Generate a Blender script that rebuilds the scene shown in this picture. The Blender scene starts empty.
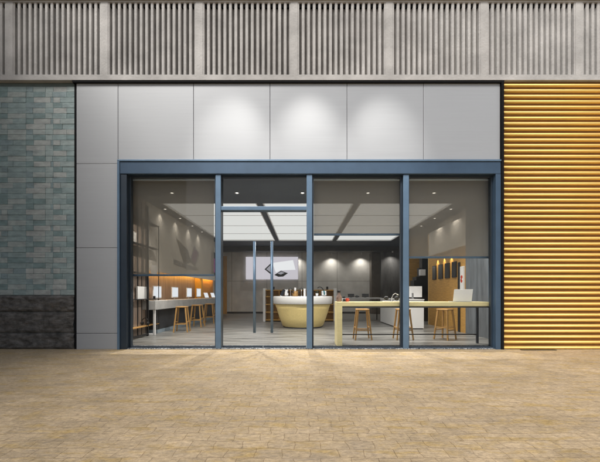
import bpy, bmesh, math, random
from mathutils import Vector, Matrix
random.seed(7)
sc = bpy.context.scene
COL = sc.collection
R = math.radians
PI = math.pi
S = 48.0
def PX(x, r): return (x - 302) * r / S
def PZ(y, r): return 1.15 + (294 - y) * r / S
def DY(r): return 7.0 * (r - 1)

# ------------------------------------------------------------ materials
def srgb(r, g, b):
    f = lambda c: (c/255/12.92) if c <= 10 else ((c/255+0.055)/1.055)**2.4
    return (f(r), f(g), f(b))
MATS = {}
def mat(name, c, rough=.6, metal=0.0, var=0.0, nscale=6.0, stretch=(1, 1, 1), bump=0.0, bscale=None, coat=0.0, rvar=0.0, world=False):
    if name in MATS: return MATS[name]
    m = bpy.data.materials.new(name); m.use_nodes = True
    nt = m.node_tree; N = nt.nodes; L = nt.links
    b = N['Principled BSDF']
    b.inputs['Base Color'].default_value = (*c, 1)
    b.inputs['Roughness'].default_value = rough
    b.inputs['Metallic'].default_value = metal
    if coat: b.inputs['Coat Weight'].default_value = coat
    if var or bump or rvar:
        tc = N.new('ShaderNodeTexCoord'); mp = N.new('ShaderNodeMapping')
        mp.inputs['Scale'].default_value = stretch
        L.new(tc.outputs['Object'], mp.inputs['Vector'])
        if world:
            ge = N.new('ShaderNodeNewGeometry'); L.new(ge.outputs['Position'], mp.inputs['Vector'])
        n = N.new('ShaderNodeTexNoise'); n.inputs['Scale'].default_value = nscale
        n.inputs['Detail'].default_value = 6; n.inputs['Roughness'].default_value = .65
        L.new(mp.outputs['Vector'], n.inputs['Vector'])
        if var:
            rp = N.new('ShaderNodeValToRGB')
            rp.color_ramp.elements[0].position = .3; rp.color_ramp.elements[1].position = .7
            rp.color_ramp.elements[0].color = (*[x*(1-var) for x in c], 1)
            rp.color_ramp.elements[1].color = (*[min(1, x*(1+var)) for x in c], 1)
            L.new(n.outputs['Fac'], rp.inputs['Fac']); L.new(rp.outputs['Color'], b.inputs['Base Color'])
        if rvar:
            mr = N.new('ShaderNodeMapRange'); mr.inputs['To Min'].default_value = max(0, rough-rvar); mr.inputs['To Max'].default_value = min(1, rough+rvar)
            L.new(n.outputs['Fac'], mr.inputs['Value']); L.new(mr.outputs['Result'], b.inputs['Roughness'])
        if bump:
            n2 = N.new('ShaderNodeTexNoise'); n2.inputs['Scale'].default_value = bscale or nscale*3
            n2.inputs['Detail'].default_value = 5
            L.new(mp.outputs['Vector'], n2.inputs['Vector'])
            bp = N.new('ShaderNodeBump'); bp.inputs['Strength'].default_value = bump; bp.inputs['Distance'].default_value = .02
            L.new(n2.outputs['Fac'], bp.inputs['Height']); L.new(bp.outputs['Normal'], b.inputs['Normal'])
    MATS[name] = m
    return m
def emit(name, c, s):
    m = bpy.data.materials.new(name); m.use_nodes = True
    nt = m.node_tree; nt.nodes.clear()
    e = nt.nodes.new('ShaderNodeEmission'); e.inputs[0].default_value = (*c, 1); e.inputs[1].default_value = s
    o = nt.nodes.new('ShaderNodeOutputMaterial'); nt.links.new(e.outputs[0], o.inputs[0])
    MATS[name] = m
    return m

M = {}
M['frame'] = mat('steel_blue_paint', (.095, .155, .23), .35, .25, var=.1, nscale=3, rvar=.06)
M['frame_dark'] = mat('dark_and_shaded_blue', (.022, .034, .05), .4, .2, var=.1, nscale=3)
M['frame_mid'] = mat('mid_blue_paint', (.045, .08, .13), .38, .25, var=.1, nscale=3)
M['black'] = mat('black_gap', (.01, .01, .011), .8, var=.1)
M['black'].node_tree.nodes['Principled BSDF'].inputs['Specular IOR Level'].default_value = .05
M['blackmetal'] = mat('black_metal', (.02, .021, .024), .4, .3, var=.15)
M['white'] = mat('white_lacquer', (.78, .78, .78), .35, var=.02)
M['whitemat'] = mat('white_plaster', (.78, .74, .68), .75, var=.03, nscale=2, bump=.1)
M['oak'] = mat('oak', (.44, .25, .085), .5, var=.3, nscale=5, stretch=(8, 8, 1), bump=.15)
M['oak_h'] = mat('oak_horizontal', (.50, .28, .075), .5, var=.25, nscale=4, stretch=(1, 1, 9), bump=.12)
M['brownwood'] = mat('brown_wood', (.32, .25, .205), .55, var=.35, nscale=3.5, stretch=(6, 6, .4), bump=.15)
M['birch'] = mat('pale_birch', (.80, .70, .38), .42, var=.07, nscale=4, stretch=(1.2, 6, 6))
M['tub'] = mat('cream_wood_slats', (.78, .62, .27), .42, var=.10, nscale=6, stretch=(8, 8, .6))
M['desk'] = mat('pale_concrete_top', (.46, .46, .46), .5, var=.14, nscale=5, bump=.1)
M['slate'] = mat('dark_slate_panel', (.045, .05, .058), .55, var=.3, nscale=2.2, bump=.1)
M['slatewall'] = mat('dark_stone_wall', (.13, .13, .132), .5, var=.35, nscale=1.4, stretch=(2.5, 2.5, .7), bump=.12)
M['greystone'] = mat('grey_stone_wall', (.12, .137, .155), .45, var=.4, nscale=1.5, stretch=(3, 3, .5), bump=.15)
M['ceil'] = mat('dark_ceiling', (.075, .09, .11), .7, var=.12, nscale=1)
M['bulk'] = mat('taupe_bulkhead', (.07, .065, .058), .7, var=.15, nscale=2)
M['shell'] = mat('outer_shell', (.2, .2, .2), .9, var=.1)
M['screen'] = mat('dark_screen', (.012, .013, .016), .12, var=.1)
M['greyplastic'] = mat('grey_plastic', (.18, .2, .22), .4, var=.1)
M['silverdev'] = mat('silver_metal', (.6, .61, .63), .3, .8, rvar=.05)
M['red'] = mat('red_plastic', (.55, .05, .02), .4, var=.05)
M['whitedev'] = mat('white_device', (.85, .86, .88), .3, var=.02)
M['teal_glass'] = mat('teal_blue_band', (.05, .22, .26), .3, var=.1)
M['panel'] = mat('brushed_aluminium', (.33, .345, .365), .42, .2, var=.03, nscale=2.5, stretch=(.3, 1, 14), rvar=.05)
M['gold'] = mat('gold_metal', (.80, .54, .17), .52, .5, var=.05, nscale=2, stretch=(.6, 1, 3), rvar=.05)
M['concrete'] = mat('raw_concrete', (.385, .378, .37), .85, var=.26, nscale=1.3, bump=.35, bscale=22)
M['concrete_dark'] = mat('shaded_concrete', (.18, .17, .16), .9, var=.3, nscale=2.5, bump=.3, bscale=22)
M['light_panel'] = emit('stretch_ceiling_light', (1.0, .985, .94), .44)
M['lamp'] = emit('downlight_lens', (1, .93, .82), 3)
M['led'] = emit('warm_led', (1.0, .52, .10), 15)
M['magenta'] = mat('magenta_print', (.30, .16, .28), .5, var=.3, nscale=6)
M['print_dark'] = mat('grey_print', (.17, .165, .155), .5, var=.15, nscale=4)
M['print_mid'] = mat('midgrey_print', (.26, .26, .27), .5, var=.2, nscale=5)
M['poster'] = mat('x_', (.8, .8, .8))
M['poster'] = emit('backlit_lilac_print', (.96, .90, .97), .36)
M['poster_white'] = emit('backlit_white_print', (1, .99, 1), .5)
M['poster_grey'] = emit('backlit_grey_print', (.62, .6, .66), .3)

def wall_tiles(name, c, sx, sz, axis='x', mortar=.012, var=.06, rough=.55, noise=.12):
    m = bpy.data.materials.new(name); m.use_nodes = True
    nt = m.node_tree; N = nt.nodes; L = nt.links; b = N['Principled BSDF']
    ge = N.new('ShaderNodeNewGeometry'); sp = N.new('ShaderNodeSeparateXYZ'); cb = N.new('ShaderNodeCombineXYZ')
    L.new(ge.outputs['Position'], sp.inputs[0])
    L.new(sp.outputs['X' if axis in ('x', 'floor') else 'Y'], cb.inputs[0])
    L.new(sp.outputs['Y' if axis == 'floor' else 'Z'], cb.inputs[1])
    br = N.new('ShaderNodeTexBrick'); br.inputs['Scale'].default_value = 1
    br.inputs['Brick Width'].default_value = sx; br.inputs['Row Height'].default_value = sz
    br.inputs['Mortar Size'].default_value = mortar; br.inputs['Mortar Smooth'].default_value = .3
    br.inputs['Color1'].default_value = (*[x*(1-var) for x in c], 1)
    br.inputs['Color2'].default_value = (*[x*(1+var) for x in c], 1)
    br.inputs['Mortar'].default_value = (*[x*.62 for x in c], 1)
    br.offset = 0 if axis != 'floor' else .5
    L.new(cb.outputs[0], br.inputs['Vector'])
    n = N.new('ShaderNodeTexNoise'); n.inputs['Scale'].default_value = 1.8; n.inputs['Detail'].default_value = 8
    mpn = N.new('ShaderNodeMapping'); mpn.inputs['Scale'].default_value = (.5, 2.5, 1) if axis == 'floor' else (1, 1, 1)
    L.new(cb.outputs[0], mpn.inputs[0]); L.new(mpn.outputs[0], n.inputs['Vector'])
    rp = N.new('ShaderNodeValToRGB'); rp.color_ramp.elements[0].position = .32; rp.color_ramp.elements[1].position = .68
    rp.color_ramp.elements[0].color = (1-noise*1.6,)*3 + (1,); rp.color_ramp.elements[1].color = (1+noise,)*3 + (1,)
    L.new(n.outputs['Fac'], rp.inputs['Fac'])
    mx = N.new('ShaderNodeMix'); mx.data_type = 'RGBA'; mx.blend_type = 'MULTIPLY'; mx.inputs[0].default_value = 1
    L.new(br.outputs['Color'], mx.inputs[6]); L.new(rp.outputs['Color'], mx.inputs[7])
    L.new(mx.outputs[2], b.inputs['Base Color'])
    b.inputs['Roughness'].default_value = rough
    mr = N.new('ShaderNodeMapRange'); mr.inputs['To Min'].default_value = rough-.1; mr.inputs['To Max'].default_value = rough+.12
    L.new(n.outputs['Fac'], mr.inputs['Value']); L.new(mr.outputs['Result'], b.inputs['Roughness'])
    bp = N.new('ShaderNodeBump'); bp.inputs['Strength'].default_value = .4; bp.inputs['Distance'].default_value = .004; bp.invert = True
    L.new(br.outputs['Fac'], bp.inputs['Height']); L.new(bp.outputs['Normal'], b.inputs['Normal'])
    MATS[name] = m; return m
M['floor_in'] = wall_tiles('grey_wood_planks', (.21, .208, .20), 1.5, .2, 'floor', .006, .18, .34, .3)
M['backwall'] = wall_tiles('grey_tile_wall', (.66, .65, .625), 2.05, 1.9, 'x', .02, .03, .6, .08)

# glass: thin pane, real Fresnel reflection, clear transmission
g = bpy.data.materials.new('clear_glass'); g.use_nodes = True
nt = g.node_tree; nt.nodes.clear(); N = nt.nodes; L = nt.links
tr = N.new('ShaderNodeBsdfTransparent'); tr.inputs[0].default_value = (.93, .955, .96, 1)
gl = N.new('ShaderNodeBsdfGlossy'); gl.inputs['Roughness'].default_value = .015
fr = N.new('ShaderNodeFresnel'); fr.inputs['IOR'].default_value = 1.3
mx = N.new('ShaderNodeMixShader'); o = N.new('ShaderNodeOutputMaterial')
L.new(fr.outputs[0], mx.inputs[0]); L.new(tr.outputs[0], mx.inputs[1]); L.new(gl.outputs[0], mx.inputs[2]); L.new(mx.outputs[0], o.inputs[0])
M['glass'] = g
# screen fabric of the roller blinds: open weave that lets about half of the view through
g = bpy.data.materials.new('blind_mesh_fabric'); g.use_nodes = True
nt = g.node_tree; nt.nodes.clear(); N = nt.nodes; L = nt.links
tr = N.new('ShaderNodeBsdfTransparent'); tr.inputs[0].default_value = (.90, .86, .80, 1)
df = N.new('ShaderNodeBsdfDiffuse'); df.inputs[0].default_value = (.30, .27, .225, 1)
mx = N.new('ShaderNodeMixShader'); mx.inputs[0].default_value = .5; o = N.new('ShaderNodeOutputMaterial')
tc = N.new('ShaderNodeTexCoord'); mp = N.new('ShaderNodeMapping'); mp.inputs['Scale'].default_value = (6, 1, .4)
nn = N.new('ShaderNodeTexNoise'); nn.inputs['Scale'].default_value = 3; mr = N.new('ShaderNodeMapRange')
mr.inputs['To Min'].default_value = .69; mr.inputs['To Max'].default_value = .72
L.new(tc.outputs['Object'], mp.inputs[0]); L.new(mp.outputs[0], nn.inputs['Vector']); L.new(nn.outputs['Fac'], mr.inputs['Value'])
L.new(mr.outputs[0], mx.inputs[0])
L.new(tr.outputs[0], mx.inputs[1]); L.new(df.outputs[0], mx.inputs[2]); L.new(mx.outputs[0], o.inputs[0])
M['blind'] = g

# plaza paving: split stone slabs with yellow and grey-violet streaks
def paving():
    m = bpy.data.materials.new('sandstone_paving'); m.use_nodes = True
    nt = m.node_tree; N = nt.nodes; L = nt.links; b = N['Principled BSDF']
    ge = N.new('ShaderNodeNewGeometry')
    def noise(scale, st, det=6, rough=.6, rot=0, dist=0):
        mp = N.new('ShaderNodeMapping'); mp.inputs['Scale'].default_value = st; mp.inputs['Rotation'].default_value = (0, 0, rot)
        L.new(ge.outputs['Position'], mp.inputs[0])
        n = N.new('ShaderNodeTexNoise'); n.inputs['Scale'].default_value = scale; n.inputs['Detail'].default_value = det
        n.inputs['Roughness'].default_value = rough; n.inputs['Distortion'].default_value = dist
        L.new(mp.outputs[0], n.inputs['Vector']); return n.outputs['Fac']
    def ramp(f, p0, p1, c0, c1):
        r = N.new('ShaderNodeValToRGB'); e = r.color_ramp.elements
        e[0].position = p0; e[1].position = p1; e[0].color = (*c0, 1); e[1].color = (*c1, 1)
        L.new(f, r.inputs[0]); return r.outputs['Color']
    def mix(f, a, c, mode='MIX'):
        x = N.new('ShaderNodeMix'); x.data_type = 'RGBA'; x.blend_type = mode
        if isinstance(f, float): x.inputs[0].default_value = f
        else: L.new(f, x.inputs[0])
        for s, v in ((6, a), (7, c)):
            if isinstance(v, tuple): x.inputs[s].default_value = (*v, 1)
            else: L.new(v, x.inputs[s])
        return x.outputs[2]
    base = ramp(noise(1.6, (.8, 1.2, 1), 8, .7), .32, .68, (.32, .245, .152), (.47, .36, .23))
    ye = ramp(noise(2.6, (1.0, 3.2, 1), 7, .65, .10, .5), .50, .64, (0, 0, 0), (.72, .72, .72))
    c = mix(ye, base, (.38, .26, .085))
    gr = ramp(noise(2.4, (1.1, 3.0, 1), 8, .7, -.2, .6),   .5, .72, (0, 0, 0), (.42, .42, .42))
    c = mix(gr, c, (.21, .185, .165))
    fine = ramp(noise(17, (1, 2.0, 1), 6, .8), .34, .66, (.62, .62, .62), (1.3, 1.3, 1.3))
    c = mix(1.0, c, fine, 'MULTIPLY')
    sp2 = ramp(noise(70, (1, 1.8, 1), 3, .8, 0, 1.0), .56, .66, (1, 1, 1), (.62, .60, .58)); c = mix(1.0, c, sp2, 'MULTIPLY')
    # slab joints, slightly wavy
    wv = N.new('ShaderNodeTexNoise'); wv.inputs['Scale'].default_value = 4; wv.inputs['Detail'].default_value = 4
    L.new(ge.outputs['Position'], wv.inputs['Vector'])
    ad = N.new('ShaderNodeVectorMath'); ad.operation = 'MULTIPLY_ADD'; ad.inputs[1].default_value = (.11, .09, 0)
    L.new(wv.outputs['Color'], ad.inputs[0]); L.new(ge.outputs['Position'], ad.inputs[2])
    br = N.new('ShaderNodeTexBrick'); br.inputs['Scale'].default_value = 1; br.offset = .43
    br.inputs['Brick Width'].default_value = .2; br.inputs['Row Height'].default_value = .135
    br.inputs['Mortar Size'].default_value = .004; br.inputs['Mortar Smooth'].default_value = .6
    br.inputs['Color1'].default_value = (.93, .93, .92, 1); br.inputs['Color2'].default_value = (1.06, 1.06, 1.06, 1)
    br.inputs['Mortar'].default_value = (.68, .64, .60, 1)
    L.new(ad.outputs[0], br.inputs['Vector'])
    c = mix(1.0, c, br.outputs['Color'], 'MULTIPLY')
    L.new(c, b.inputs['Base Color'])
    b.inputs['Roughness'].default_value = .72
    hs = N.new('ShaderNodeMath'); hs.operation = 'MULTIPLY_ADD'; hs.inputs[1].default_value = -.3
    L.new(br.outputs['Fac'], hs.inputs[0]); L.new(noise(9, (1, 1.4, 1), 7, .7), hs.inputs[2])
    bp = N.new('ShaderNodeBump'); bp.inputs['Strength'].default_value = .5; bp.inputs['Distance'].default_value = .018
    L.new(hs.outputs[0], bp.inputs['Height']); L.new(bp.outputs['Normal'], b.inputs['Normal'])
    return m
M['paving'] = paving()
def gravel():
    m = bpy.data.materials.new('speckled_threshold'); m.use_nodes = True
    nt = m.node_tree; N = nt.nodes; L = nt.links; b = N['Principled BSDF']
    ge = N.new('ShaderNodeNewGeometry'); v = N.new('ShaderNodeTexVoronoi'); v.inputs['Scale'].default_value = 48
    L.new(ge.outputs['Position'], v.inputs['Vector'])
    r = N.new('ShaderNodeValToRGB'); e = r.color_ramp.elements
    e[0].position = .45; e[1].position = .95; e[0].color = (.035, .045, .058, 1); e[1].color = (.5, .53, .56, 1)
    sp = N.new('ShaderNodeSeparateColor'); L.new(v.outputs['Color'], sp.inputs[0]); L.new(sp.outputs[0], r.inputs[0]); L.new(r.outputs[0], b.inputs['Base Color'])
    bp = N.new('ShaderNodeBump'); bp.inputs['Strength'].default_value = .8; bp.inputs['Distance'].default_value = .01; bp.invert = True
    L.new(v.outputs['Distance'], bp.inputs['Height']); L.new(bp.outputs[0], b.inputs['Normal'])
    return m
M['gravel'] = gravel()

g = bpy.data.materials.new('glass_back_face'); g.use_nodes = True
nt = g.node_tree; nt.nodes.clear(); tr = nt.nodes.new('ShaderNodeBsdfTransparent'); o = nt.nodes.new('ShaderNodeOutputMaterial'); nt.links.new(tr.outputs[0], o.inputs[0])
M['glass_back'] = g
# ------------------------------------------------------------ geometry helpers
def box(bm, x0, x1, y0, y1, z0, z1, mi=0):
    vs = [bm.verts.new(p) for p in ((x0,y0,z0),(x1,y0,z0),(x1,y1,z0),(x0,y1,z0),(x0,y0,z1),(x1,y0,z1),(x1,y1,z1),(x0,y1,z1))]
    for q in ((0,3,2,1),(4,5,6,7),(0,1,5,4),(1,2,6,5),(2,3,7,6),(3,0,4,7)):
        f = bm.faces.new([vs[i] for i in q]); f.material_index = mi
    return vs
def bar(bm, a, b, w, d=None, r2=1.0):
    """tapered square bar from a to b"""
    a = Vector(a); b = Vector(b); d = d or w
    dr = (b-a).normalized(); up = Vector((0, 1, 0)) if abs(dr.y) < .9 else Vector((1, 0, 0))
    u = dr.cross(up).normalized(); v = dr.cross(u).normalized()
    rings = []
    for p, k in ((a, 1.0), (b, r2)):
        rings.append([bm.verts.new(p + u*w*k*.5*sx + v*d*k*.5*sy) for sx, sy in ((-1,-1),(1,-1),(1,1),(-1,1))])
    for i in range(4):
        bm.faces.new((rings[0][i], rings[0][(i+1) % 4], rings[1][(i+1) % 4], rings[1][i]))
    bm.faces.new(rings[0][::-1]); bm.faces.new(rings[1])
def lathe(bm, prof, n=32, c=(0, 0, 0), sx=1, sy=1, smooth=True):
    rings = []
    for r, z in prof:
        if r < 1e-5: rings.append([bm.verts.new((c[0], c[1], c[2]+z))])
        else: rings.append([bm.verts.new((c[0]+sx*r*math.cos(2*PI*i/n), c[1]+sy*r*math.sin(2*PI*i/n), c[2]+z)) for i in range(n)])
    for A, B in zip(rings, rings[1:]):
        for i in range(n):
            j = (i+1) % n
            if len(A) == 1 and len(B) == 1: continue
            if len(A) == 1: f = bm.faces.new((A[0], B[j], B[i]))
            elif len(B) == 1: f = bm.faces.new((A[i], A[j], B[0]))
            else: f = bm.faces.new((A[i], A[j], B[j], B[i]))
            f.smooth = smooth
def tube(bm, pts, r, n=10, cap=True):
    pts = [Vector(p) for p in pts]; rings = []
    for i, p in enumerate(pts):
        t = (pts[min(i+1, len(pts)-1)] - pts[max(i-1, 0)]).normalized()
        up = Vector((0, 0, 1)) if abs(t.z) < .9 else Vector((0, 1, 0))
        u = t.cross(up).normalized(); v = t.cross(u).normalized()
        rings.append([bm.verts.new(p + (u*math.cos(2*PI*k/n) + v*math.sin(2*PI*k/n))*r) for k in range(n)])
    for A, B in zip(rings, rings[1:]):
        for k in range(n):
            f = bm.faces.new((A[k], A[(k+1) % n], B[(k+1) % n], B[k])); f.smooth = True
    if cap: bm.faces.new(rings[0][::-1]); bm.faces.new(rings[-1])
def prism(bm, pts, axis, a, b):
    """polygon extruded along an axis from a to b; pts in the other two coordinates"""
    def P(p, t):
        return {'x': (t, p[0], p[1]), 'y': (p[0], t, p[1]), 'z': (p[0], p[1], t)}[axis]
    A = [bm.verts.new(P(p, a)) for p in pts]; B = [bm.verts.new(P(p, b)) for p in pts]
    bm.faces.new(A); bm.faces.new(B[::-1])
    for i in range(len(pts)):
        j = (i+1) % len(pts); bm.faces.new((A[j], A[i], B[i], B[j]))
def obj(name, bm, m, parent=None, bev=0.0, seg=2, loc=None):
    bmesh.ops.recalc_face_normals(bm, faces=bm.faces[:])
    if bev: 
        es = [e for e in bm.edges if len(e.link_faces) == 2 and e.calc_face_angle(0) > R(35)]
        bmesh.ops.bevel(bm, geom=es, offset=bev, segments=seg, affect='EDGES', profile=.5, clamp_overlap=True)
    me = bpy.data.meshes.new(name); bm.to_mesh(me); bm.free()
    for mm in (m if isinstance(m, (list, tuple)) else [m]): me.materials.append(mm)
    o = bpy.data.objects.new(name, me); COL.objects.link(o)
    if parent: o.parent = parent
    if loc: o.location = loc
    return o
def B(): return bmesh.new()
def bxo(name, m, parent, x0, x1, y0, y1, z0, z1, bev=0.0):
    bm = B(); box(bm, x0, x1, y0, y1, z0, z1); return obj(name, bm, m, parent, bev)
def pane(name, parent, x0, x1, y0, y1, z0, z1):
    bm = B(); box(bm, x0, x1, y0, y1, z0, z1)
    bm.faces.ensure_lookup_table()
    for k, f in enumerate(bm.faces): f.material_index = 0 if k == 2 else 1
    return obj(name, bm, [M['glass'], M['glass_back']], parent)
def thing(name, label, cat, loc=(0, 0, 0), rz=0, group=None):
    o = bpy.data.objects.new(name, None); COL.objects.link(o); o.empty_display_size = .2
    o.location = loc; o.rotation_euler = (0, 0, rz); o['label'] = label; o['category'] = cat
    if group: o['group'] = group
    return o
def tag(o, label, cat, group=None):
    o['label'] = label; o['category'] = cat
    if group: o['group'] = group
    return o
def struct(o): o['kind'] = 'structure'; return o
def dup(root, loc, label, rz=None):
    r = root.copy(); COL.objects.link(r); r.location = loc; r['label'] = label
    if rz is not None: r.rotation_euler = (0, 0, rz)
    for ch in list(root.children):
        c = ch.copy(); COL.objects.link(c); c.parent = r
        for g_ in ch.children:
            d = g_.copy(); COL.objects.link(d); d.parent = c
    return r

# ------------------------------------------------------------ ground, floor, shell
bm = B()
vs = [bm.verts.new(p) for p in ((-300, -300, 0), (300, -300, 0), (300, 300, 0), (-300, 300, 0))]; bm.faces.new(vs)
struct(obj('ground', bm, M['paving']))
struct(bxo('shop_floor', M['floor_in'], None, -8.6, 8.6, .42, 13.1, .002, .02))
tag(bxo('threshold_strip', M['gravel'], None, -3.78, 4.08, .0, .415, .004, .016), 'narrow speckled dark stone strip along the foot of the shop glass', 'threshold')

# building shell behind the facades
bs = thing('shop_building', 'plain grey concrete shop building behind the street facade', 'building', (0, 6, 0))
def shellbox(n, x0, x1, y0, y1, z0, z1): return bxo(n, M['shell'], bs, x0, x1, y0-6, y1-6, z0, z1)
shellbox('side_wall', -9.0, -8.7, .45, 13.5, 0, 9.1)
shellbox('side_wall', 8.7, 9.0, .45, 13.5, 0, 9.1)
shellbox('rear_wall', -8.7, 8.7, 13.2, 13.5, 0, 9.1)
shellbox('roof', -9.05, 9.05, .45, 13.55, 9.1, 9.3)

# ------------------------------------------------------------ concrete louvred fascia
ZB, ZT = 5.576, 9.2
PER = 94.3/S; PW = 87.3/S; X0 = PX(109.2, 1)
cf = thing('concrete_fascia', 'grey cast concrete fascia with bays of narrow vertical fins above the shop', 'fascia', (0, 0, ZB))
bays = [X0 + k*PER for k in range(-4, 7)]
XL, XR = -9.2, 9.6
z_lo, z_hi = PZ(76.3, 1), PZ(4.5, 1)
bm = B()
box(bm, XL, XR, -.05, .45, 0, z_lo-ZB)                     # bottom rail
box(bm, XL, XR, -.05, .45, z_hi-ZB, ZT-ZB)                 # top band
edges = [XL] + [v for b_ in bays for v in (b_, b_+PW)] + [XR]
for i in range(0, len(edges), 2):
    box(bm, edges[i], edges[i+1], -.05, .45, z_lo-ZB, z_hi-ZB)
box(bm, XL, XR, .2, .45, z_lo-ZB+.001, z_hi-ZB-.001)
bmesh.ops.remove_doubles(bm, verts=bm.verts, dist=1e-6)
obj('frame', bm, M['concrete'], cf)
bm = B(); box(bm, XL, XR, -.10, -.052, PZ(2.6, 1)-ZB, PZ(.6, 1)-ZB); obj('drip_edge', bm, M['concrete'], cf, .008)
for b_ in bays:
    bm = B(); n = 16; p = PW/n; sw = p*.47
    xs = [b_] + [v for k in range(n) for v in (b_+(k+.5)*p-sw/2, b_+(k+.5)*p+sw/2)] + [b_+PW]
    for k in range(0, len(xs), 2):
        a0, a1 = xs[k], xs[k+1]
        if k == 0: a0 += .001
        if k == len(xs)-2: a1 -= .001
        c_ = .009 if a1-a0 > .03 else .001
        prism(bm, [(a0, .199), (a0, -.042+c_), (a0+c_, -.042), (a1-c_, -.042), (a1, -.042+c_), (a1, .199)], 'z', z_lo-ZB+.001, z_hi-ZB-.001)
    obj('fin_panel', bm, M['concrete'], cf)
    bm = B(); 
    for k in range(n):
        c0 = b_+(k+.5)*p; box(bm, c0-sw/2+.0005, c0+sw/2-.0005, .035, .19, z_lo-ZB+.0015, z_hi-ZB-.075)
    obj('slot_back', bm, M['concrete_dark'], cf)  # darker concrete stands in for shade deep in the slots
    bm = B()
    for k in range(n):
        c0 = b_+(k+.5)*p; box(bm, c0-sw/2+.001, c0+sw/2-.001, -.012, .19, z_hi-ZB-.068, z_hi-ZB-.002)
    obj('slot_top_shade', bm, M['black'], cf)  # black blocks painting the lip's shadow at the slot tops
# shadow gap below the fascia and around the aluminium
tag(bxo('shadow_gap_trim', M['black'], None, PX(73.7, 1), PX(503, 1), -.045, .3, 5.53, ZB-.002), 'thin black trim running under the concrete fascia', 'trim')
tag(bxo('shadow_gap_trim', M['black'], None, PX(73.7, 1), PX(76.2, 1), .02, .3, 0, 5.529), 'thin black upright trim between the green tiles and aluminium', 'trim')
tag(bxo('shadow_gap_trim', M['black'], None, PX(500.3, 1), PX(502.8, 1), -.045, .3, 0, 5.529), 'thin black upright trim beside the gold corrugated wall', 'trim')

# ------------------------------------------------------------ floodlights on arms above the frame of the photo
def flood(x, label, power, ty=3.95, tx=None):
    t = thing('floodlight', label, 'floodlight', (x, -.05, 8.0), 0, 'floodlights on arms over the shopfront')
    bm = B(); tube(bm, [(0, 0, 0), (0, -3.55, .45)], .03); obj('arm', bm, M['blackmetal'], t)
    bm = B(); lathe(bm, [(.0, -.02), (.10, -.02), (.13, .02), (.13, .2), (.06, .26), (0, .26)], 20); h = obj('lamp_head', bm, M['blackmetal'], t)
    p = Vector((0, -3.6, .36)); h.location = p
    d = Vector(((tx if tx is not None else x)-x, .05+3.6, ty-8.36)).normalized()
    h.rotation_euler = (-d).to_track_quat('Z', 'Y').to_euler()
    ld = bpy.data.lights.new('flood_lamp', 'SPOT'); ld.energy = power; ld.spot_size = R(23); ld.spot_blend = 1.0; ld.shadow_soft_size = .1
    ld.color = (1, .95, .88)
    lo = bpy.data.objects.new('flood_lamp', ld); COL.objects.link(lo); lo.parent = t
    lo.location = p + d*.08; lo.rotation_euler = d.to_track_quat('-Z', 'Y').to_euler()
FLOODS = [(-1.47, 'floodlight left of the shop centre, over the third aluminium panel', 620), (.15, 'floodlight over the middle aluminium panel', 640),
          (1.73, 'floodlight right of the shop centre, over the fifth aluminium panel', 620)]
for x, lb, pw in FLOODS: flood(x, lb, pw)

# ------------------------------------------------------------ green tile wall on the left
tw = thing('tiled_wall', 'green grey stacked tile wall with a rough black stone base', 'wall', (PX(36, 1), 0, 0))
ox = tw.location.x
xa, xb = -9.2, PX(73.6, 1)
z0 = PZ(295, 1); rh = 5.37/S; nrow = 40
cols = [(.155, .22, .225), (.21, .275, .28), (.245, .30, .30), (.27, .31, .305), (.295, .32, .315), (.18, .24, .255)]
tm = [mat('glazed_tile_%s' % n, c, .55, var=.25, nscale=6, stretch=(1, 1, 2.2), bump=.25, world=True) for n, c in zip(('deep', 'teal', 'sage', 'pale', 'sand', 'blue'), cols)]
bm = B(); box(bm, xa-ox, xb-ox, .05, .35, 0, ZB-.002); obj('backing', bm, mat('grout', (.10, .13, .13), .9, var=.1), tw)
bm = B()
# four courses that repeat up the wall; (photo column where the tile starts, tone)
rows = [[(-8, 1), (0, 5), (6, 1), (24.5, 4), (44, 2), (52, 0), (61, 1)], [(-5, 2), (6, 1), (25, 5), (31.5, 3), (44, 2), (52, 4), (65.5, 1)],
        [(-3, 0), (6, 3), (24.5, 1), (32, 0), (44, 2), (51, 1), (65.5, 0)], [(-6, 3), (11.5, 1), (24.5, 0), (32.3, 4), (49.5, 5), (52, 4), (59, 2)]]
rc = random.Random(5)
for r_ in range(nrow):
    row = rows[(nrow-1-r_) % 4]; zz = z0 + r_*rh
    if zz+rh > ZB-.01: continue
    st_ = [(PX(c, 1), t_) for c, t_ in row]
    x = st_[0][0]
    k = 0
    while x > -9.2:
        wd = rc.choice((.16, .26, .36, .42)); x -= wd; st_.insert(0, (max(x, -9.2), rc.randrange(6))); k += 1
    st_.append((xb, 0))
    for (a0, t_), (a1, _) in zip(st_, st_[1:]):
        if rc.random() < .12: t_ = rc.randrange(6)
        th = rc.uniform(.010, .019)
        box(bm, a0-ox+.0015, a1-ox-.0015, .05-th, .055, zz+.0015, zz+rh-.0015, t_)
obj('tile_face', bm, tm, tw, .002, 1)
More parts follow.
